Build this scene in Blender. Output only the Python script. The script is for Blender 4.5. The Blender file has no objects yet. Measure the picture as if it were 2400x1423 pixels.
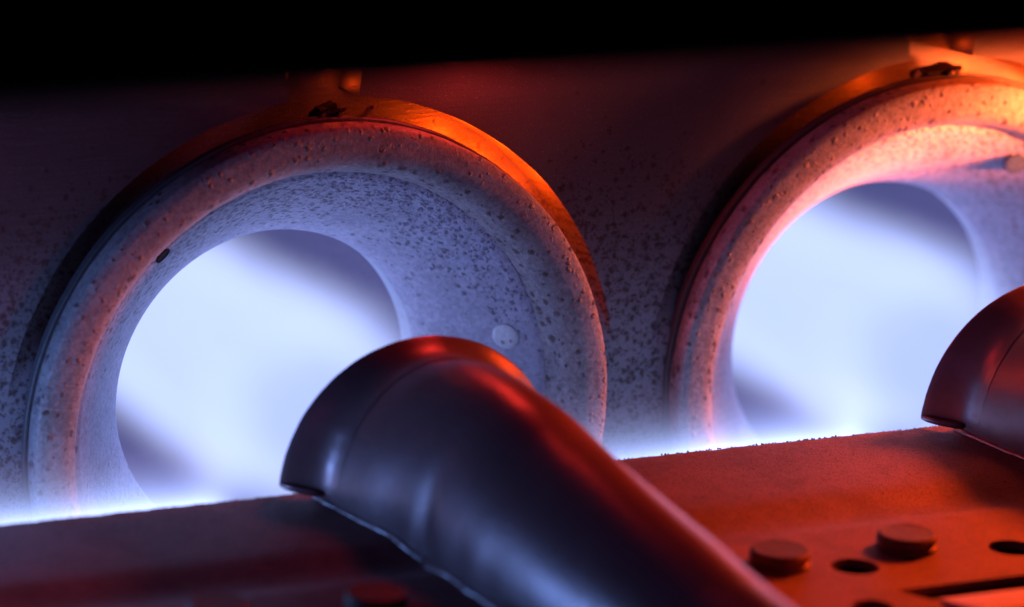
import bpy, bmesh, math, random
from mathutils import Vector, Matrix
R = math.radians
random.seed(7)
sc = bpy.context.scene
COL = sc.collection
S = 0.1                      # one unit below = outer radius of a tube inlet = 0.1 m
D = 2.2675                   # spacing of the inlets
H = 0.036                    # top face of the burner plate

# ------------------------------------------------------------------ camera
cd = bpy.data.cameras.new('camera'); cam = bpy.data.objects.new('camera', cd); COL.objects.link(cam)
fw = Vector((0.43563616, 0.8566072, -0.27648733)); rt = Vector((0.8966012, -0.44009844, 0.04918999)); up = Vector((0.07954514, 0.26932781, 0.95975784))
M = Matrix((rt, up, -fw)).transposed().to_4x4()
M.translation = Vector((-6.20907636, -13.44665145, 4.71199479)) * S
cam.matrix_world = M
cd.sensor_width = 36; cd.lens = 36 * 11390.05 / 2400; cd.clip_start = 0.02; cd.clip_end = 50
cd.dof.use_dof = True; cd.dof.focus_distance = 15.52 * S; cd.dof.aperture_fstop = 6.6
cd.dof.aperture_blades = 0
sc.camera = cam

# ------------------------------------------------------------------ world and render
w = bpy.data.worlds.new('World'); sc.world = w; w.use_nodes = True
bg = w.node_tree.nodes['Background']; bg.inputs[0].default_value = (0.46, 0.09, 0.62, 1); bg.inputs[1].default_value = 0.018
sc.view_settings.view_transform = 'Standard'; sc.view_settings.look = 'None'
sc.view_settings.exposure = 0; sc.view_settings.gamma = 1
try:
    sc.cycles.use_denoising = True
    sc.cycles.max_bounces = 8; sc.cycles.volume_bounces = 0
    sc.cycles.volume_step_rate = 0.5; sc.cycles.sample_clamp_indirect = 4
    sc.cycles.caustics_reflective = False; sc.cycles.caustics_refractive = False
except Exception:
    pass

# ------------------------------------------------------------------ lamps
def area(name, loc, target, size, power, color, size_y=None, spread=180):
    l = bpy.data.lights.new(name, 'AREA'); l.size = size * S; l.energy = power * S * S; l.color = color
    if size_y: l.shape = 'RECTANGLE'; l.size_y = size_y * S
    l.spread = R(spread)
    o = bpy.data.objects.new(name, l); COL.objects.link(o)
    o.location = Vector(loc) * S
    o.rotation_euler = (Vector(target) - Vector(loc)).to_track_quat('-Z', 'Y').to_euler()
    return o
def point(name, loc, power, color, radius=0.02):
    l = bpy.data.lights.new(name, 'POINT'); l.energy = power * S * S; l.color = color; l.shadow_soft_size = radius * S
    o = bpy.data.objects.new(name, l); COL.objects.link(o); o.location = Vector(loc) * S
    return o
ORANGE = (1.0, 0.066, 0.002)
area('orange_lamp_high', (4.6, -0.08, 2.4), (1.3, -1.75, 0.0), 0.5, 32, ORANGE, spread=48)
area('orange_lamp_low', (4.8, -0.34, 0.28), (0.0, -0.05, 0.1), 0.35, 19, (1.0, 0.17, 0.07), spread=50)
area('orange_lamp_inlet', (3.15, -0.42, 0.80), (2.55, 0.05, 0.72), 0.34, 22, (1.0, 0.14, 0.03), spread=40)
area('red_fill', (3.3, -3.2, 0.95), (0.30, -1.9, 0.42), 1.5, 15, (1.0, 0.045, 0.006), spread=22)  # added unseen fill for the red cast on the burner tube
area('violet_fill', (-3.6, -3.6, 2.6), (0.3, 0.0, 0.2), 1.6, 5, (0.65, 0.12, 0.62))  # added unseen fill that turns the shadows purple
area('blue_fill', (-2.0, -0.30, 0.17), (-0.3, -1.75, 0.10), 0.45, 16, (0.18, 0.38, 1.0), size_y=0.22)  # added out of frame, stands in for the next burner's flame light
for cx, angs, pw in ((0.0, (61, 52, 43), 4.6), (D, (102, 80, 66, 52, 40), 3.4)):  # added hidden lamps standing in for orange light leaking past the rings
    for k, a in enumerate(angs):
        point('glow_behind_ring', (cx + 0.985 * math.cos(R(a)), 0.165, 0.985 * math.sin(R(a))), pw * (0.22 if a > 100 else 1), ORANGE, 0.03)
    point('glow_in_notch', (cx + 0.07, 0.185, 1.10), 0.26, ORANGE, 0.012)
    point('glow_above_ring', (cx + (0.48 if cx == 0 else 0.34), -0.015 if cx == 0 else -0.02, 1.29), 12 if cx == 0 else 15, (1.0, 0.04, 0.03) if cx == 0 else ORANGE, 0.10)  # added hidden lamp to warm the panel above each ring

# ------------------------------------------------------------------ node helper
class G:
    def __init__(s, name):
        s.m = bpy.data.materials.new(name); s.m.use_nodes = True
        s.nt = s.m.node_tree; s.nt.nodes.clear()
        s.out = s.nt.nodes.new('ShaderNodeOutputMaterial')
        g = s.n('ShaderNodeNewGeometry'); t = s.n('ShaderNodeTexCoord')
        s.P = s.scl(g.outputs['Position'], 1 / S)
        s.O = s.scl(t.outputs['Object'], 1 / S)
        s.N = g.outputs['Normal']
    def n(s, t): return s.nt.nodes.new(t)
    def put(s, sock, v):
        if isinstance(v, bpy.types.NodeSocket): s.nt.links.new(v, sock)
        elif v is not None: sock.default_value = (*v, 1) if (isinstance(v, tuple) and len(v) == 3 and sock.type == 'RGBA') else v
    def scl(s, v, k):
        n = s.n('ShaderNodeVectorMath'); n.operation = 'SCALE'; s.put(n.inputs[0], v); n.inputs['Scale'].default_value = k; return n.outputs[0]
    def vmul(s, v, k):
        n = s.n('ShaderNodeVectorMath'); n.operation = 'MULTIPLY'; s.put(n.inputs[0], v); n.inputs[1].default_value = k; return n.outputs[0]
    def ma(s, op, a, b=None, c=None, clamp=False):
        n = s.n('ShaderNodeMath'); n.operation = op; n.use_clamp = clamp
        for i, v in enumerate((a, b, c)): s.put(n.inputs[i], v)
        return n.outputs[0]
    def ss(s, v, a, b, lo=0.0, hi=1.0):
        n = s.n('ShaderNodeMapRange'); n.interpolation_type = 'SMOOTHSTEP'; s.put(n.inputs[0], v)
        n.inputs[1].default_value = a; n.inputs[2].default_value = b; n.inputs[3].default_value = lo; n.inputs[4].default_value = hi
        return n.outputs[0]
    def sep(s, v):
        n = s.n('ShaderNodeSeparateXYZ'); s.put(n.inputs[0], v); return n.outputs
    def noise(s, v, scale, detail=4, rough=0.55, dist=0.0):
        n = s.n('ShaderNodeTexNoise'); s.put(n.inputs['Vector'], v); n.inputs['Scale'].default_value = scale
        n.inputs['Detail'].default_value = detail; n.inputs['Roughness'].default_value = rough; n.inputs['Distortion'].default_value = dist
        return n.outputs[0]
    def voro(s, v, scale, rnd=1.0):
        n = s.n('ShaderNodeTexVoronoi'); s.put(n.inputs['Vector'], v); n.inputs['Scale'].default_value = scale; n.inputs['Randomness'].default_value = rnd
        return n.outputs['Distance'], s.sep(n.outputs['Color'])
    def mix(s, f, a, b):
        n = s.n('ShaderNodeMix'); n.data_type = 'RGBA'; s.put(n.inputs[0], f); s.put(n.inputs[6], a); s.put(n.inputs[7], b); return n.outputs[2]
    def spots(s, v, scale, rad, keep, soft=0.35):
        """round spots: a cell keeps its spot when its random value is under `keep` (number or socket)"""
        d, c = s.voro(v, scale)
        rr = s.ma('MULTIPLY', s.ma('MULTIPLY_ADD', c[1], 0.8, 0.5), rad * scale)
        q = s.ma('DIVIDE', d, rr)
        m = s.ss(q, 1 - soft, 1 + soft, 1, 0)
        return s.ma('MULTIPLY', m, s.ma('LESS_THAN', c[0], keep))
    def warp(s, scale, amt):
        a = s.n('ShaderNodeVectorMath'); a.operation = 'ADD'; s.put(a.inputs[0], s.P)
        t = s.n('ShaderNodeTexNoise'); s.put(t.inputs['Vector'], s.P); t.inputs['Scale'].default_value = scale
        s.put(a.inputs[1], s.scl(t.outputs[1], amt)); return a.outputs[0]
    def bump(s, h, dist, strength=1.0, normal=None):
        n = s.n('ShaderNodeBump'); s.put(n.inputs['Height'], h); n.inputs['Distance'].default_value = dist * S; n.inputs['Strength'].default_value = strength
        if normal is not None: s.put(n.inputs['Normal'], normal)
        return n.outputs[0]
    def pbr(s, color, rough=0.5, metal=0.0, normal=None, spec=0.5):
        b = s.n('ShaderNodeBsdfPrincipled')
        s.put(b.inputs['Base Color'], color); s.put(b.inputs['Roughness'], rough); s.put(b.inputs['Metallic'], metal)
        b.inputs['Specular IOR Level'].default_value = spec
        if normal is not None: s.put(b.inputs['Normal'], normal)
        s.nt.links.new(b.outputs[0], s.out.inputs[0]); return s.m
    def vol(s, color, emit, absorb):
        e = s.n('ShaderNodeEmission'); s.put(e.inputs[0], color); s.put(e.inputs[1], emit)
        if absorb is None:
            s.nt.links.new(e.outputs[0], s.out.inputs['Volume'])
        else:
            a = s.n('ShaderNodeVolumeAbsorption'); a.inputs[0].default_value = (0, 0, 0, 1); s.put(a.inputs[1], absorb)
            d = s.n('ShaderNodeAddShader'); s.nt.links.new(e.outputs[0], d.inputs[0]); s.nt.links.new(a.outputs[0], d.inputs[1])
            s.nt.links.new(d.outputs[0], s.out.inputs['Volume'])
        return s.m

# ------------------------------------------------------------------ materials
def mat_panel():
    g = G('brushed_dark_steel'); x, y, z = g.sep(g.P)
    streak = g.noise(g.vmul(g.P, (6, 30, 90)), 1.0, 4, 0.6)
    blot = g.noise(g.P, 3.0, 5, 0.6)
    fine = g.noise(g.P, 170, 2, 0.7)
    c = g.mix(g.ma('MULTIPLY_ADD', streak, 0.25, g.ma('MULTIPLY', blot, 0.75)), (0.06, 0.052, 0.06), (0.16, 0.145, 0.16))
    c = g.mix(g.ss(g.ma('MULTIPLY_ADD', blot, 0.4, z), 0.95, 0.35), c, (0.26, 0.26, 0.32))  # paler scale low down, with the flame strip's light put into the colour
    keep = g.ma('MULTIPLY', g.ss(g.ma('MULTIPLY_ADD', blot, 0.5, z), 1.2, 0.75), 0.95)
    flat = g.vmul(g.P, (1, 0, 1))
    wp = g.n('ShaderNodeVectorMath'); wp.operation = 'ADD'; g.put(wp.inputs[0], flat)
    nz = g.n('ShaderNodeTexNoise'); g.put(nz.inputs['Vector'], g.P); nz.inputs['Scale'].default_value = 45
    g.put(wp.inputs[1], g.scl(nz.outputs[1], 0.04))
    s1 = g.spots(wp.outputs[0], 42, 0.0085, keep, 0.7)
    s2 = g.spots(wp.outputs[0], 75, 0.0045, g.ma('MULTIPLY', keep, 0.8), 0.6)
    s3 = g.spots(flat, 16, 0.008, 0.2, 0.7)
    sp = g.ma('MAXIMUM', g.ma('MAXIMUM', s1, s2), g.ma('MULTIPLY', s3, 0.6))
    c = g.mix(g.ma('MULTIPLY', sp, 0.85), c, (0.05, 0.026, 0.022))
    sparkle = g.ss(fine, 0.62, 0.72)
    c = g.mix(g.ma('MULTIPLY', sparkle, 0.4), c, (0.5, 0.45, 0.45))  # pale flecks put the metal's glitter into the colour
    n = g.bump(g.ma('MULTIPLY_ADD', fine, 0.5, g.ma('MULTIPLY', streak, 0.5)), 0.004, 0.9)
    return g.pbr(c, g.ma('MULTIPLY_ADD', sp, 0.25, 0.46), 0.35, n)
def mat_oxide(kind):
    g = G('grey_scaled_metal_' + kind); x, y, z = g.sep(g.O)
    rad = g.ma('SQRT', g.ma('ADD', g.ma('MULTIPLY', x, x), g.ma('MULTIPLY', z, z)))
    blot = g.noise(g.P, 5, 6, 0.65); fine = g.noise(g.P, 55, 4, 0.7, 0.6); tiny = g.noise(g.P, 190, 2, 0.6)
    v = g.ma('MULTIPLY_ADD', fine, 0.6, g.ma('MULTIPLY', blot, 0.4))
    c = g.mix(g.ss(v, 0.3, 0.68), (0.30, 0.30, 0.41) if kind == 'funnel' else (0.17, 0.145, 0.165), (0.58, 0.60, 0.76) if kind == 'funnel' else (0.44, 0.40, 0.43))  # funnel tones tinted bluish to carry the flame's blue light
    if kind == 'flange':
        wv = g.warp(70, 0.02)
        sp = g.spots(wv, 25, 0.0098, 1.0, 0.55)
        sp = g.ma('MAXIMUM', sp, g.ma('MULTIPLY', g.spots(g.P, 45, 0.004, 0.35, 0.4), 0.7))
        dark = (0.075, 0.024, 0.020)
    else:
        topm = g.ss(g.ma('MULTIPLY_ADD', blot, 0.5, z), 0.35, 0.92)
        near = g.ss(g.ma('MULTIPLY_ADD', blot, 0.25, rad), 0.66, 0.88)
        k = g.ma('MULTIPLY', g.ma('MULTIPLY', topm, near), 0.85)
        k = g.ma('ADD', k, 0.02)
        wv = g.warp(70, 0.02)
        sp = g.ma('MAXIMUM', g.spots(wv, 52, 0.0072, g.ma('MULTIPLY', k, 1.15), 0.85), g.ma('MULTIPLY', g.spots(wv, 75, 0.0042, g.ma('MULTIPLY', k, 0.6), 0.8), 0.6))
        dark = (0.065, 0.055, 0.085)
    c = g.mix(g.ma('MULTIPLY', sp, 0.78 if kind == 'flange' else 0.7), c, dark)
    if kind == 'flange':
        ang = g.ma('ARCTAN2', z, x)
        for a0 in (170.5, 165.5):
            sc_ = g.ss(g.ma('ABSOLUTE', g.ma('SUBTRACT', ang, R(a0))), 0.0018, 0.004, 1, 0)
            c = g.mix(g.ma('MULTIPLY', sc_, 0.2), c, (0.75, 0.55, 0.45))
    h = g.ma('ADD', g.ma('MULTIPLY', fine, 0.6), g.ma('ADD', g.ma('MULTIPLY', tiny, 0.35), g.ma('MULTIPLY', sp, 0.8)))
    return g.pbr(c, 0.58, 0.12, g.bump(h, 0.007, 0.8), 0.4)
def mat_burner(kind):
    g = G('burner_steel_' + kind)
    blot = g.noise(g.P, 4, 5, 0.6); fine = g.noise(g.P, 150, 3, 0.7); mid = g.noise(g.P, 22, 3, 0.6)
    c = g.mix(blot, (0.19, 0.12, 0.12), (0.33, 0.22, 0.22))
    if kind == 'plate':
        sp = g.ma('MAXIMUM', g.spots(g.vmul(g.P, (1, 1, 0)), 9, 0.008, 0.35, 0.3), g.spots(g.P, 40, 0.0035, 0.25, 0.4))
        c = g.mix(sp, c, (0.03, 0.015, 0.012))
        stain = g.ss(g.noise(g.P, 5, 6, 0.7, 0.3), 0.42, 0.66)
        c = g.mix(g.ma('MULTIPLY', stain, 0.35), c, (0.075, 0.05, 0.05))
        scr = g.ss(g.noise(g.vmul(g.P, (4, 60, 1)), 1.0, 3, 0.7), 0.64, 0.72)
        c = g.mix(g.ma('MULTIPLY', scr, 0.08), c, (0.45, 0.38, 0.38))
        c = g.mix(g.ma('MULTIPLY', g.ss(fine, 0.48, 0.66), 0.75), c, (0.05, 0.03, 0.03))
        n = g.bump(g.ma('MULTIPLY_ADD', mid, 0.4, g.ma('MULTIPLY', fine, 0.8)), 0.006, 0.9)
        return g.pbr(c, 0.62, 0.25, n, 0.3)
    c = g.mix(blot, (0.15, 0.095, 0.105), (0.23, 0.155, 0.17))
    stain = g.ss(g.noise(g.P, 7, 6, 0.7, 0.4), 0.45, 0.65)
    c = g.mix(g.ma('MULTIPLY', stain, 0.22), c, (0.08, 0.05, 0.05))
    n = g.bump(g.ma('MULTIPLY_ADD', mid, 0.6, g.ma('MULTIPLY', fine, 0.35)), 0.004, 0.3)
    return g.pbr(c, g.ma('MULTIPLY_ADD', stain, 0.06, 0.32), 0.45, n)
def mat_plain(name, col, rough=0.6, metal=0.0, spec=0.4):
    g = G(name); f = g.noise(g.P, 40, 4, 0.6)
    c = g.mix(f, tuple(v * 0.7 for v in col), tuple(v * 1.3 for v in col))
    return g.pbr(c, rough, metal, g.bump(f, 0.006, 0.6), spec)
def mat_flame():
    g = G('gas_flame'); x, y, z = g.sep(g.O)
    rad = g.ma('SQRT', g.ma('ADD', g.ma('MULTIPLY', x, x), g.ma('MULTIPLY', z, z)))
    rm = g.ma('MULTIPLY_ADD', y, -0.045, 0.445)
    q = g.ma('DIVIDE', rad, rm)
    q = g.ma('ADD', q, g.ma('MULTIPLY_ADD', g.noise(g.vmul(g.O, (2.2, 0.7, 2.2)), 1.0, 3), 0.55, -0.275))
    dens = g.ma('MULTIPLY', g.ss(q, 1.16, 0.12), g.ss(y, -0.12, 0.22))
    core = g.ss(q, 0.70, 0.25)
    col = g.mix(core, g.mix(g.ss(q, 1.05, 0.75), (0.50, 0.56, 0.95), (0.70, 0.86, 1.7)), (0.51, 0.64, 1.6))
    k = 6.5 / S
    return g.vol(col, g.ma('MULTIPLY', dens, k), g.ma('MULTIPLY', dens, k))
def mat_carry():
    g = G('carryover_flame'); x, y, z = g.sep(g.O)
    nz = g.noise(g.vmul(g.P, (1.6, 1, 1)), 1.0, 2)
    zz = g.ma('ADD', z, g.ma('MULTIPLY_ADD', nz, 0.06, 0.03))
    ea = g.ma('MINIMUM', g.ma('POWER', 2.718, g.ma('MULTIPLY', zz, -1 / 0.035)), 1.8)
    ea = g.ma('MULTIPLY', ea, 0.7)
    eb = g.ma('MULTIPLY', g.ma('MINIMUM', g.ma('POWER', 2.718, g.ma('MULTIPLY', zz, -1 / 0.10)), 1.5), 0.42)
    e = g.ma('ADD', ea, eb)
    e = g.ma('MULTIPLY', e, g.ss(z, 0.30, 0.05))
    e = g.ma('MULTIPLY', e, g.ss(g.ma('ABSOLUTE', y), 0.17, 0.08))
    tc = g.n('ShaderNodeTexCoord'); gx = g.sep(tc.outputs['Generated'])[0]
    e = g.ma('MULTIPLY', e, g.ma('MULTIPLY', g.ss(gx, 0.0, 0.06), g.ss(gx, 1.0, 0.94)))
    return g.vol(g.mix(g.ss(z, 0.0, 0.16), (0.60, 0.76, 1.5), (0.60, 0.50, 1.05)), g.ma('MULTIPLY', e, 5.5 / S), None)

MP = mat_panel(); MFL = mat_oxide('flange'); MFU = mat_oxide('funnel'); MPL = mat_burner('plate'); MTU = mat_burner('tube')
MBLACK = mat_plain('unlit_black', (0.004, 0.004, 0.004), 0.9, 0, 0.05)  # kept black in colour so the header looks unlit
MSOOT_SHADE = mat_plain('soot', (0.012, 0.009, 0.009), 0.85, 0, 0.2)  # soot on the clip, and painted shade in the port and under the plate
MGASK = mat_plain('dark_gasket', (0.10, 0.095, 0.11), 0.55, 0.2)
MBOLT = mat_plain('bolt_steel', (0.10, 0.065, 0.06), 0.5, 0.35)
MTAB = mat_plain('bright_lit_tab', (0.74, 0.70, 0.68), 0.5, 0.0)  # strong light on the tab put into a pale base colour
MTUBE = mat_plain('inner_tube_metal', (0.22, 0.19, 0.28), 0.6, 0.1)
MWELD = mat_plain('weld_metal', (0.36, 0.33, 0.35), 0.38, 0.7)
MRIV = mat_plain('rivet_metal', (0.70, 0.74, 0.82), 0.5, 0.2)
MCOL = mat_plain('lit_collar_metal', (0.56, 0.62, 0.74), 0.5, 0.1)  # brighter light at the throat put into the base colour
MDIM = mat_plain('rivet_dimple', (0.42, 0.44, 0.50), 0.6)
MDISC = mat_plain('blued_disc', (0.05, 0.10, 0.26), 0.5, 0.2)
MFLAME = mat_flame(); MCARRY = mat_carry()

# ------------------------------------------------------------------ mesh helpers
def obj(name, verts, faces, mat, parent=None, loc=(0, 0, 0), sharp=35, recalc=True):
    me = bpy.data.meshes.new(name)
    me.from_pydata([(v[0] * S, v[1] * S, v[2] * S) for v in verts], [], faces)
    if recalc:
        bm = bmesh.new(); bm.from_mesh(me)
        bmesh.ops.remove_doubles(bm, verts=bm.verts, dist=1e-6); bmesh.ops.recalc_face_normals(bm, faces=bm.faces)
        bm.to_mesh(me); bm.free()
    me.polygons.foreach_set('use_smooth', [True] * len(me.polygons))
    me.set_sharp_from_angle(angle=R(sharp)); me.materials.append(mat)
    o = bpy.data.objects.new(name, me); COL.objects.link(o)
    o.location = Vector(loc) * S
    if parent: o.parent = parent
    return o
def tag(o, label=None, cat=None, group=None, kind=None):
    for k, v in (('label', label), ('category', cat), ('group', group), ('kind', kind)):
        if v: o[k] = v
    return o
def empty(name, loc):
    o = bpy.data.objects.new(name, None); o.empty_display_size = 0.02; COL.objects.link(o); o.location = Vector(loc) * S; return o
def lathe(prof, n=160, wob=None):
    """closed turn about the Y axis of (r, y) points"""
    V, F = [], []
    for i, (r, y) in enumerate(prof):
        for k in range(n):
            a = 2 * math.pi * k / n
            rr, yy = (r, y) if wob is None else wob(i, r, y, a)
            V.append((rr * math.cos(a), yy, rr * math.sin(a)))
    for i in range(len(prof) - 1):
        for k in range(n):
            a, b = i * n + k, i * n + (k + 1) % n
            F.append((a, b, b + n, a + n))
    return V, F
def rnd_noise(seed, n=9, amp=1.0):
    rg = random.Random(seed); t = [(rg.uniform(-1, 1) / (1 + 0.3 * i), rg.uniform(0, 6.28), i + 2) for i in range(n)]
    return lambda a: amp * sum(c * math.sin(f * a + p) for c, p, f in t) / 2.5

# ------------------------------------------------------------------ heat exchanger panel
PY = 0.105                                   # front plane of the panel
def sstep(x, a, b):
    t = min(1, max(0, (x - a) / (b - a))); return t * t * (3 - 2 * t)
def panel_tile(cx, V, F):
    na = 720; hw = D / 2
    base = len(V)
    wob = rnd_noise(int(cx * 10) + 3, 30, 0.004)
    rho = 1.068
    rad = [0.90, 0.93, 0.97, 1.01, 1.035, 1.05, rho - 0.004, rho + 0.006, rho + 0.012, 1.095]
    for i in range(len(rad) + 16):
        for k in range(na):
            a = 2 * math.pi * k / na
            c, s = math.cos(a), math.sin(a)
            if i < len(rad):
                r = rad[i] + (wob(a) if 5 < i < 9 else 0)
                x, z = r * c, r * s
            else:
                r0 = 1.095; t = (i - len(rad) + 1) / 16
                lim = min(hw / max(abs(c), 1e-6), (1.5 if s > 0 else 1.3) / max(abs(s), 1e-6))
                r = r0 + (max(lim, r0 + 0.001) - r0) * t
                x, z = r * c, r * s
            deg = (math.degrees(a) + 360) % 360
            dep = 0.135 * sstep(deg, 8, 40) * (1 - sstep(deg, 152, 172)) * (1 - 0.55 * sstep(deg, 100, 140)) if deg < 180 else 0
            d = dep if r < rho + 0.001 else 0
            if r >= rho + 0.001 and s > 0 and -0.14 < x < 0.10: d = dep * 1.0
            V.append((cx + x, PY + d, z))
    for i in range(len(rad) + 15):
        for k in range(na):
            a, b = base + i * na + k, base + i * na + (k + 1) % na
            F.append((a, b, b + na, a + na))
V, F = [], []
for cx in (-D, 0, D, 2 * D): panel_tile(cx, V, F)
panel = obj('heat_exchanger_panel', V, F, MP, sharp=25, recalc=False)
for p in panel.data.polygons: pass
tag(panel, 'dark brushed steel panel behind the ring shaped tube inlets, freckled with brown spots', 'panel')

# ------------------------------------------------------------------ tube inlets
def funnel_r(y):
    T = [(0.112, 0.822), (0.14, 0.795), (0.20, 0.738), (0.28, 0.672), (0.36, 0.613), (0.42, 0.573), (0.46, 0.550), (0.493, 0.5365)]
    for (y0, r0), (y1, r1) in zip(T, T[1:]):
        if y <= y1: return r0 + (r1 - r0) * (y - y0) / (y1 - y0)
    return T[-1][1]
def disc_part(name, parent, ang, y, rad, mat, proud, dimples=False, tilt=0.0):
    r = funnel_r(y); dr = (funnel_r(y + 0.01) - funnel_r(y - 0.01)) / 0.02
    a = R(ang); er = Vector((math.cos(a), 0, math.sin(a))); ey = Vector((0, 1, 0)); et = Vector((-math.sin(a), 0, math.cos(a)))
    tm = (er * dr + ey).normalized(); nn = (tm.cross(et)); nn = nn if nn.dot(er) < 0 else -nn
    if tilt:
        nn = (nn - ey * tilt).normalized(); tm = et.cross(nn).normalized()
    c = er * r + ey * y
    V, F = [], []; n = 40
    prof = [(1.12, -0.02), (1.06, 0.004), (1.0, proud), (0.8, proud * 1.15), (0.4, proud * 1.2), (0.0, proud * 1.2)]
    for (q, hh) in prof:
        for k in range(n):
            b = 2 * math.pi * k / n
            V.append(c + (tm * math.cos(b) + et * math.sin(b)) * rad * q + nn * hh)
    for i in range(len(prof) - 1):
        for k in range(n):
            F.append((i * n + k, i * n + (k + 1) % n, (i + 1) * n + (k + 1) % n, (i + 1) * n + k))
    o = obj(name, V, F, mat, parent)
    if dimples:
        for da, db in ((-0.4, -0.35), (0.3, -0.45)):
            cc = c + (tm * da + et * db) * rad + nn * proud * 1.25
            V = [cc + (tm * math.cos(b) + et * math.sin(b)) * rad * 0.15 + nn * 0.001 for b in [2 * math.pi * k / 16 for k in range(16)]] + [cc + nn * 0.004]
            obj('dimple', V, [(k, (k + 1) % 16, 16) for k in range(16)], MDIM, o)
    return o
def tube_inlet(cx, seed, label):
    t = empty('tube_inlet', (cx, 0, 0)); tag(t, label, 'tube inlet', 'round tube inlets on the steel panel')
    w1 = rnd_noise(seed, 40, 0.0025); w2 = rnd_noise(seed + 1, 60, 0.003); w3 = rnd_noise(seed + 2, 14, 0.004)
    prof = [(0.97, 0.085), (0.992, 0.082), (0.999, 0.074), (1.0, 0.06), (1.0, 0.012), (0.997, 0.004), (0.991, 0.0), (0.96, 0.0), (0.93, 0.001), (0.91, 0.003), (0.893, 0.008),
            (0.877, 0.017), (0.863, 0.030), (0.851, 0.048), (0.842, 0.070), (0.835, 0.094), (0.830, 0.106), (0.827, 0.118), (0.83, 0.13)]
    V, F = lathe(prof, 360, lambda i, r, y, a: (r + (w1(a) if 2 < i < 8 else w2(a)), y + (w3(a) * 0.6 if i > 8 else 0)))
    obj('flange', V, F, MFL, t)
    ys = [0.112, 0.118, 0.126, 0.14, 0.17, 0.20, 0.24, 0.28, 0.32, 0.36, 0.39, 0.42, 0.44, 0.46, 0.475, 0.487, 0.493]
    pf = [(0.832, 0.128), (0.8275, 0.118)] + [(funnel_r(y) - (0.004 if y < 0.12 else 0), y) for y in ys[2:]] + [(0.535, 0.50), (0.5365, 0.51)]
    V, F = lathe(pf, 240, lambda i, r, y, a: (r + (w3(a) * 0.4 if i > 2 else 0), y))
    obj('funnel', V, F, MFU, t)
    V, F = lathe([(0.552, 0.506), (0.542, 0.5075), (0.536, 0.513), (0.5345, 0.525), (0.537, 0.545), (0.545, 0.555), (0.549, 0.557), (0.546, 0.562), (0.540, 0.575), (0.540, 0.61), (0.546, 0.628), (0.566, 0.64), (0.60, 0.69)], 200)
    obj('throat_collar', V, F, MCOL, t)
    V, F = lathe([(0.60, 0.688), (0.612, 0.70), (0.612, 1.2), (0.612, 2.0), (0.612, 3.2), (0.6, 4.0), (0.0, 4.02)], 120)
    obj('tube', V, F, MTUBE, t)
    wg = rnd_noise(seed + 5, 60, 0.004)
    V, F = lathe([(0.93, 0.086), (1.004, 0.0865), (1.008, 0.09), (1.008, 0.118), (1.0, 0.124), (0.9, 0.125), (0.86, 0.2), (0.86, 0.35)], 300, lambda i, r, y, a: (r + (wg(a) if 0 < i < 5 else 0), y))
    obj('gasket', V, F, MGASK, t)
    # charred clip at the top of the ring: bent strips in a lump of soot
    V, F = [], []; n = 20; rg = random.Random(seed)
    a0 = R(89.5 if cx == 0 else 91)
    for i in range(7):
        for k in range(n):
            b = 2 * math.pi * k / n; ph = math.pi * i / 6
            q = 1 + rg.uniform(-0.22, 0.22)
            lw = 0.05 if cx == 0 else 0.085; lh = 0.6 if cx == 0 else 0.5
            u = -math.cos(ph) * lw; s_ = math.sin(ph)
            V.append((math.cos(a0) * 1.0 + u * (1 + 0.1 * q), 0.15 + math.cos(b) * 0.05 * s_ * q, 1.015 * math.sin(a0) + math.sin(b) * 0.048 * lh * s_ * q + (0.016 if u > 0.02 else 0) - 0.012))
    for i in range(6):
        for k in range(n): F.append((i * n + k, i * n + (k + 1) % n, (i + 1) * n + (k + 1) % n, (i + 1) * n + k))
    obj('charred_lump', V, F, MSOOT_SHADE, t, sharp=20)
    for dx, lean in (((-0.042, 0.014), (0.012, 0.02), (0.10, 0.03)) if cx == 0 else ((-0.10, 0.01), (0.02, 0.02), (0.075, -0.02))):
        V, F = [], []
        for i in range(9):
            q = i / 8; px = dx + math.cos(a0) + lean * math.sin(q * 2.2); pz = 0.985 + 0.05 * math.sin(q * 2.0); py = 0.10 - 0.03 * q
            for (u, v) in ((-0.008, 0), (0.008, 0), (0.008, 0.006), (-0.008, 0.006)): V.append((px + u, py + v * 2, pz + u * 0.3 + v))
        for i in range(8):
            for k in range(4): F.append((i * 4 + k, i * 4 + (k + 1) % 4, i * 4 + 4 + (k + 1) % 4, i * 4 + 4 + k))
        obj('clip_strip', V, F, MBOLT, t)
    return t
t1 = tube_inlet(0, 11, 'purple lit round tube inlet with a pale rivet disc inside its funnel')
disc_part('rivet', t1, 15.5, 0.198, 0.043, MRIV, 0.006, True)
disc_part('port_hole', t1, 132.5, 0.140, 0.027, MSOOT_SHADE, 0.001)  # black disc painting the dark inside of a hole
t2 = tube_inlet(D, 31, 'orange lit round tube inlet at the right edge with a dark blue disc inside')
disc_part('rivet', t2, 61.5, 0.185, 0.040, MDISC, 0.016, tilt=0.8)

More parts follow.
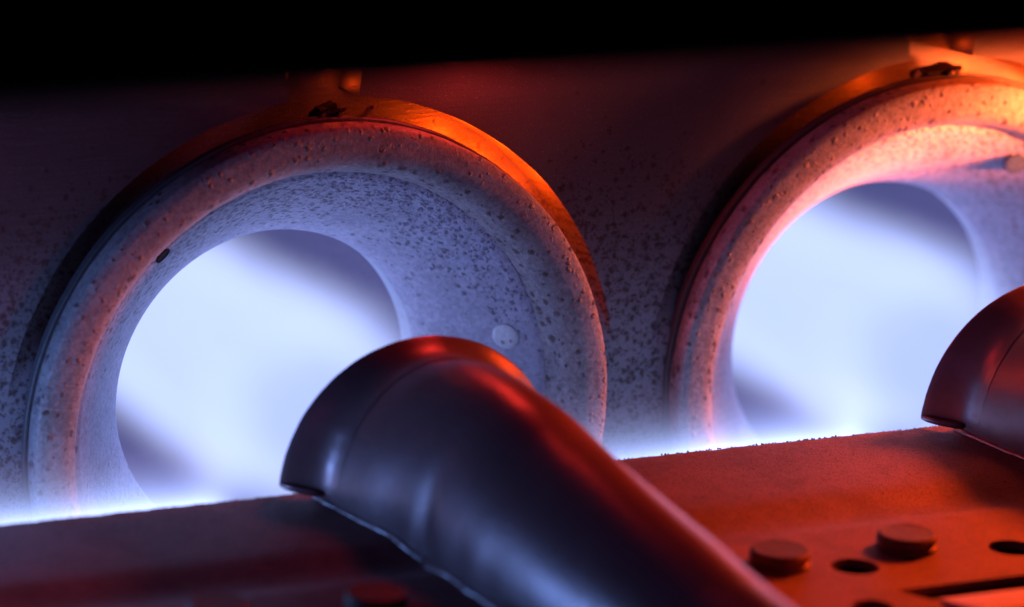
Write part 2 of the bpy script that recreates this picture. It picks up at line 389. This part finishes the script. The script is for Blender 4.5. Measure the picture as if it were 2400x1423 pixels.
# ------------------------------------------------------------------ burner assembly
bur = empty('burner_assembly', (0, -1.6, 0))
tag(bur, 'sheet steel burner plate with two flared burner tubes, bolts and round holes', 'burner')
OFF = (0, 1.6, 0)                            # parts keep scene coordinates
def plate_piece(name, outline, holes, z0, z1):
    """flat sheet with holes, z0..z1"""
    bm = bmesh.new(); loops = []
    for lp in [outline] + holes:
        vs = [bm.verts.new((x * S, y * S, z1 * S)) for x, y in lp]
        loops += [bm.edges.new((vs[i], vs[(i + 1) % len(vs)])) for i in range(len(vs))]
    r = bmesh.ops.triangle_fill(bm, use_beauty=True, use_dissolve=False, edges=loops)
    fs = [f for f in bm.faces]
    ex = bmesh.ops.extrude_face_region(bm, geom=fs)
    for e in ex['geom']:
        if isinstance(e, bmesh.types.BMVert): e.co.z = z0 * S
    bmesh.ops.recalc_face_normals(bm, faces=bm.faces)
    me = bpy.data.meshes.new(name); bm.to_mesh(me); bm.free(); me.materials.append(MPL)
    o = bpy.data.objects.new(name, me); COL.objects.link(o); o.parent = bur; o.location = Vector(OFF) * S
    return o
def circ(x, y, r, n=40): return [(x + r * math.cos(2 * math.pi * k / n), y + r * math.sin(2 * math.pi * k / n)) for k in range(n)]
X0, X1 = -3.4, 4.6
# rear part of the plate with its rolled edge and shallow joggle: swept section along X
edge = rnd_noise(5, 40, 0.0035)
sec = [(-0.66, H - 0.036), (-0.640, H - 0.030), (-0.634, H - 0.018), (-0.636, H - 0.007), (-0.645, H - 0.001), (-0.66, H), (-0.80, H), (-1.00, H), (-1.12, H - 0.001),
       (-1.17, H - 0.006), (-1.24, H - 0.022), (-1.30, H - 0.027), (-1.36, H - 0.022), (-1.42, H - 0.008), (-1.46, H - 0.002)]
V, F = [], []; nx = 400
for i in range(nx + 1):
    x = X0 + (X1 - X0) * i / nx
    for j, (y, z) in enumerate(sec):
        V.append((x, y + (edge(x * 9) if 0 < j < 5 else 0), z + (edge(x * 9 + 3) * 0.7 if 1 < j < 5 else 0)))
ns = len(sec)
for i in range(nx):
    for j in range(ns - 1): F.append((i * ns + j, i * ns + j + 1, (i + 1) * ns + j + 1, (i + 1) * ns + j))
obj('rear_flange', V, F, MPL, bur, OFF, sharp=50)
hr = 0.072
slot = [(0.925, -1.995), (1.9, -1.995), (1.9, -2.098), (0.975, -2.098)]
holes = [circ(0.911, -1.772, hr), circ(1.458, -1.772, hr), circ(0.85, -2.10 + 0.075, 0.05), slot,
         circ(0.911 - D, -1.772, hr), circ(1.458 - D, -1.772, hr)]
holes[2] = circ(0.78, -2.10, 0.062)
plate_piece('plate', [(X0, -1.458), (X1, -1.458), (X1, -3.3), (X0, -3.3)], holes, H - 0.03, H - 0.002)
V, F = [], []
for (x, y, z) in [(a, b, c) for a in (X0, X1) for b in (-0.68, -3.3) for c in (H - 0.20, H - 0.036)]: V.append((x, y, z))
F = [(0, 1, 3, 2), (4, 6, 7, 5), (0, 2, 6, 4), (0, 4, 5, 1), (2, 3, 7, 6)]
obj('dark_underside_box', V, F, MSOOT_SHADE, bur, OFF, recalc=False)  # black box added below the plate so the holes stay dark
# bent up tab on the near side of the slot
V, F = [], []
for x in (1.0, 1.9):
    for (y, z) in ((-2.099, H - 0.03), (-2.099, H - 0.006), (-2.106, H + 0.000), (-2.34, H + 0.050), (-2.36, H + 0.048), (-2.38, H - 0.02)): V.append((x, y, z))
for j in range(5): F.append((j, j + 1, j + 7, j + 6))
F += [(0, 1, 2, 3, 4, 5), (6, 7, 8, 9, 10, 11)]
obj('bent_tab', V, F, MTAB, bur, OFF)
def bolt(x, y):
    prof = [(0.088, H - 0.002), (0.092, H + 0.004), (0.092, H + 0.016), (0.086, H + 0.021), (0.086, H + 0.026), (0.091, H + 0.031), (0.090, H + 0.052), (0.084, H + 0.061), (0.074, H + 0.0625), (0.068, H + 0.0605), (0.0, H + 0.0605)]
    n = 48; V, F = [], []
    for r, z in prof:
        for k in range(n):
            a = 2 * math.pi * k / n; V.append((x + r * math.cos(a), y + r * math.sin(a), z))
    for i in range(len(prof) - 1):
        for k in range(n): F.append((i * n + k, i * n + (k + 1) % n, (i + 1) * n + (k + 1) % n, (i + 1) * n + k))
    V = [(a, b, H + (c - H) * 0.8) for a, b, c in V]
    return obj('bolt', V, F, MBOLT, bur, OFF, sharp=14)
for x, y in ((1.144, -1.675), (0.70, -1.69), (-0.60, -1.66), (-1.06, -1.60)): bolt(x, y)
# crumbs of scale on the rear edge
V, F = [], []; rg = random.Random(4)
for k in range(420):
    x = rg.choice((rg.uniform(0.55, 2.0), rg.uniform(-1.6, 2.0))); q = rg.uniform(0.001, 0.0034) * (1.4 if 0.85 < x < 1.5 else 0.8)
    y = -0.636 - abs(rg.gauss(0, 0.004)); z = H - 0.004 + q * 0.5
    b = len(V)
    for d in ((1, 0, 0), (-1, 0, 0), (0, 1, 0), (0, -1, 0), (0, 0, 1), (0, 0, -1)): V.append((x + d[0] * q * rg.uniform(.7, 1.3), y + d[1] * q, z + d[2] * q * rg.uniform(.6, 1.4)))
    for a_, b_ in ((0, 2), (2, 1), (1, 3), (3, 0)): F += [(b + a_, b + b_, b + 4), (b + b_, b + a_, b + 5)]
tag(obj('scale_crumbs', V, F, MSOOT_SHADE, bur, OFF, recalc=False), kind='stuff')

SEC = [(-0.695, .372, .432), (-0.72, .364, .432), (-0.76, .356, .434), (-0.84, .342, .454), (-0.93, .328, .470), (-1.08, .305, .481), (-1.24, .289, .484), (-1.40, .287, .476),
       (-1.48, .289, .462), (-1.56, .289, .446), (-1.66, .287, .434), (-1.96, .28, .406), (-2.34, .268, .375), (-2.63, .26, .346), (-3.2, .25, .33)]
def interp(y):
    for (y0, a0, b0), (y1, a1, b1) in zip(SEC, SEC[1:]):
        if y >= y1:
            t = (y - y0) / (y1 - y0); t2 = t; return a0 + (a1 - a0) * t2, b0 + (b1 - b0) * t2
    return SEC[-1][1:]
def smooth_sec(y):
    ws = [interp(y + d) for d in (-0.04, -0.02, 0, 0.02, 0.04)]
    return sum(v[0] for v in ws) / 5, sum(v[1] for v in ws) / 5
MX, MZ = 0.013, 0.028
def sweep(rows, th):
    """rows: list of (y, a, b); one arc of angles th; closed sheet of its own thickness"""
    V, F = [], []; n = len(th)
    for (y, a, b, f) in rows:
        for t in th:
            dx, dz = f(y, t) if f else (0, 0)
            V.append((MX + (a + dx) * math.cos(t), y, MZ + (b + dz) * math.sin(t)))
    m = len(rows)
    for i in range(m - 1):
        for k in range(n - 1): F.append((i * n + k, i * n + k + 1, (i + 1) * n + k + 1, (i + 1) * n + k))
    return V, F
def burner_tube(cx, seed, label):
    w = rnd_noise(seed, 12, 0.006); w2 = rnd_noise(seed + 1, 10, 0.005)
    def f(y, t):
        base = math.exp(-(min(t, math.pi - t) / 0.35) ** 2)
        dent = 0.016 * math.exp(-((y + 1.27) / 0.045) ** 2) * math.exp(-((math.pi - t) / 0.45) ** 2)
        return base * w(y * 3) + 0.25 * w2(y * 1.5 + t) - dent, 0.3 * w2(y * 2 + t)
    ys = [-0.695 - 0.02 * k for k in range(126)]
    rows = [(y, *(smooth_sec(y) if y < -0.735 else interp(y)), f) for y in ys]
    inner = [(y, a - 0.022, b - 0.022, None) for y, a, b, _ in reversed(rows)]
    th = [R(-2) + (math.pi + R(4)) * k / 72 for k in range(73)]
    V, F = sweep(rows + inner, th)
    o = obj('burner_tube', V, F, MTU, bur, (cx, 1.6, 0), sharp=60); tag(o, label)
    # flared lip with a rolled rim
    wl = rnd_noise(seed + 2, 30, 0.002)
    def f2(y, t): return wl(t * 3), wl(t * 3 + 1)
    def lr(t): return 1.0
    prof = [(-0.633, .4690, .4690), (-0.630, .466, .466), (-0.632, .458, .458), (-0.66, .440, .445), (-0.70, .40, .42), (-0.74, .345, .40), (-0.79, .335, .40)]
    outer = [(-0.800, .3515, .447), (-0.775, .3565, .4425), (-0.752, .364, .4405), (-0.73, .377, .441), (-0.708, .395, .444), (-0.688, .416, .449), (-0.668, .439, .457), (-0.652, .457, .4645), (-0.642, .467, .469), (-0.637, .4705, .4705)]
    th = [R(4.5) + (math.pi - R(9)) * k / 90 for k in range(91)]
    V, F = sweep([(y, a, b, f2) for y, a, b in outer + prof], th)
    n = len(th); m = len(outer + prof)
    F.append([i * n for i in range(m)]); F.append([i * n + n - 1 for i in range(m)][::-1])
    obj('mouth_lip', V, F, MTU, o, (0, 0, 0), sharp=50)
    # folded hem at both ends of the lip
    for sd in (-1, 1):
        V, F = [], []; n = 10; tt = R(4.5) if sd > 0 else math.pi - R(4.5)
        path = [(-0.745, .375), (-0.735, .392), (-0.715, .417), (-0.69, .440), (-0.66, .456), (-0.64, .462)]
        for i, (y, a) in enumerate(path):
            q = 0.0125 * (0.8 if i in (0, 5) else 1)
            for k in range(n):
                b = 2 * math.pi * k / n; V.append((MX + (a + q * math.cos(b)) * math.cos(tt), y, MZ + a * math.sin(tt) + 0.004 + q * 0.9 * math.sin(b)))
        for i in range(len(path) - 1):
            for k in range(n): F.append((i * n + k, i * n + (k + 1) % n, (i + 1) * n + (k + 1) % n, (i + 1) * n + k))
        F += [tuple(range(n)), tuple(range(5 * n, 6 * n))]
        obj('folded_hem', V, F, MTU, o, (0, 0, 0), sharp=60)
    # weld beads
    for sd in (-1, 1):
        wb = rnd_noise(seed + 5 + sd, 16, 0.5); V, F = [], []; n = 10
        ysb = [-0.70 - 0.0125 * k for k in range(180)]
        for y in ysb:
            a = smooth_sec(y)[0] if y < -0.735 else interp(y)[0]
            q = 0.012 + 0.006 * wb(y * 22)
            xx = sd * (a + 0.25 * q + f(y, math.pi if sd < 0 else 0)[0])
            for k in range(n):
                b = 2 * math.pi * k / n; V.append((MX + xx + q * math.cos(b), y, H - 0.001 + q * 0.8 * math.sin(b) - (0.026 * math.exp(-((y + 1.30) / 0.1) ** 2))))
        for i in range(len(ysb) - 1):
            for k in range(n): F.append((i * n + k, i * n + (k + 1) % n, (i + 1) * n + (k + 1) % n, (i + 1) * n + k))
        obj('weld_seam', V, F, MWELD, o, (0, 0, 0), sharp=70)
    return o
burner_tube(0, 51, 'large flared burner tube in front of the purple lit inlet')
burner_tube(D, 71, 'flared burner tube cut by the right edge of the frame')

# ------------------------------------------------------------------ flames
def flame(cx, label):
    prof = [(0.0, -0.60)] + [((0.515 - 0.045 * y), y) for y in (-0.60, -0.3, 0.0, 0.4, 0.8, 1.4, 2.0, 2.8, 3.4)] + [(0.0, 3.42)]
    V, F = lathe(prof, 64)
    o = obj('gas_flame', V, F, MFLAME, None, (cx, 0, 0)); tag(o, label, 'flame', 'flames in the tube inlets')
flame(0, 'pale blue gas flame shooting into the purple lit inlet')
flame(D, 'pale blue gas flame shooting into the orange lit inlet at the right')
def carry(x0, x1, label):
    V = [(x, y, z) for x in (x0, x1) for y, z in ((-0.17, -0.12), (0.17, -0.12), (0.17, 0.21), (0.08, 0.30), (-0.08, 0.30), (-0.17, 0.21))]
    F = [(0, 1, 2, 3, 4, 5), (6, 7, 8, 9, 10, 11)] + [(k, (k + 1) % 6, 6 + (k + 1) % 6, 6 + k) for k in range(6)]
    o = obj('carryover_flame', V, F, MCARRY, None, (0, -0.44, 0)); tag(o, label, 'flame', 'low flames along the burner plate')
carry(-2.6, -0.475, 'low white blue flame along the plate edge left of the large burner tube')
carry(0.475, D - 0.475, 'low white blue flame along the plate edge between the two burner tubes')
carry(D + 0.475, 4.4, 'low white blue flame beyond the burner tube at the right edge')

# ------------------------------------------------------------------ black overhang
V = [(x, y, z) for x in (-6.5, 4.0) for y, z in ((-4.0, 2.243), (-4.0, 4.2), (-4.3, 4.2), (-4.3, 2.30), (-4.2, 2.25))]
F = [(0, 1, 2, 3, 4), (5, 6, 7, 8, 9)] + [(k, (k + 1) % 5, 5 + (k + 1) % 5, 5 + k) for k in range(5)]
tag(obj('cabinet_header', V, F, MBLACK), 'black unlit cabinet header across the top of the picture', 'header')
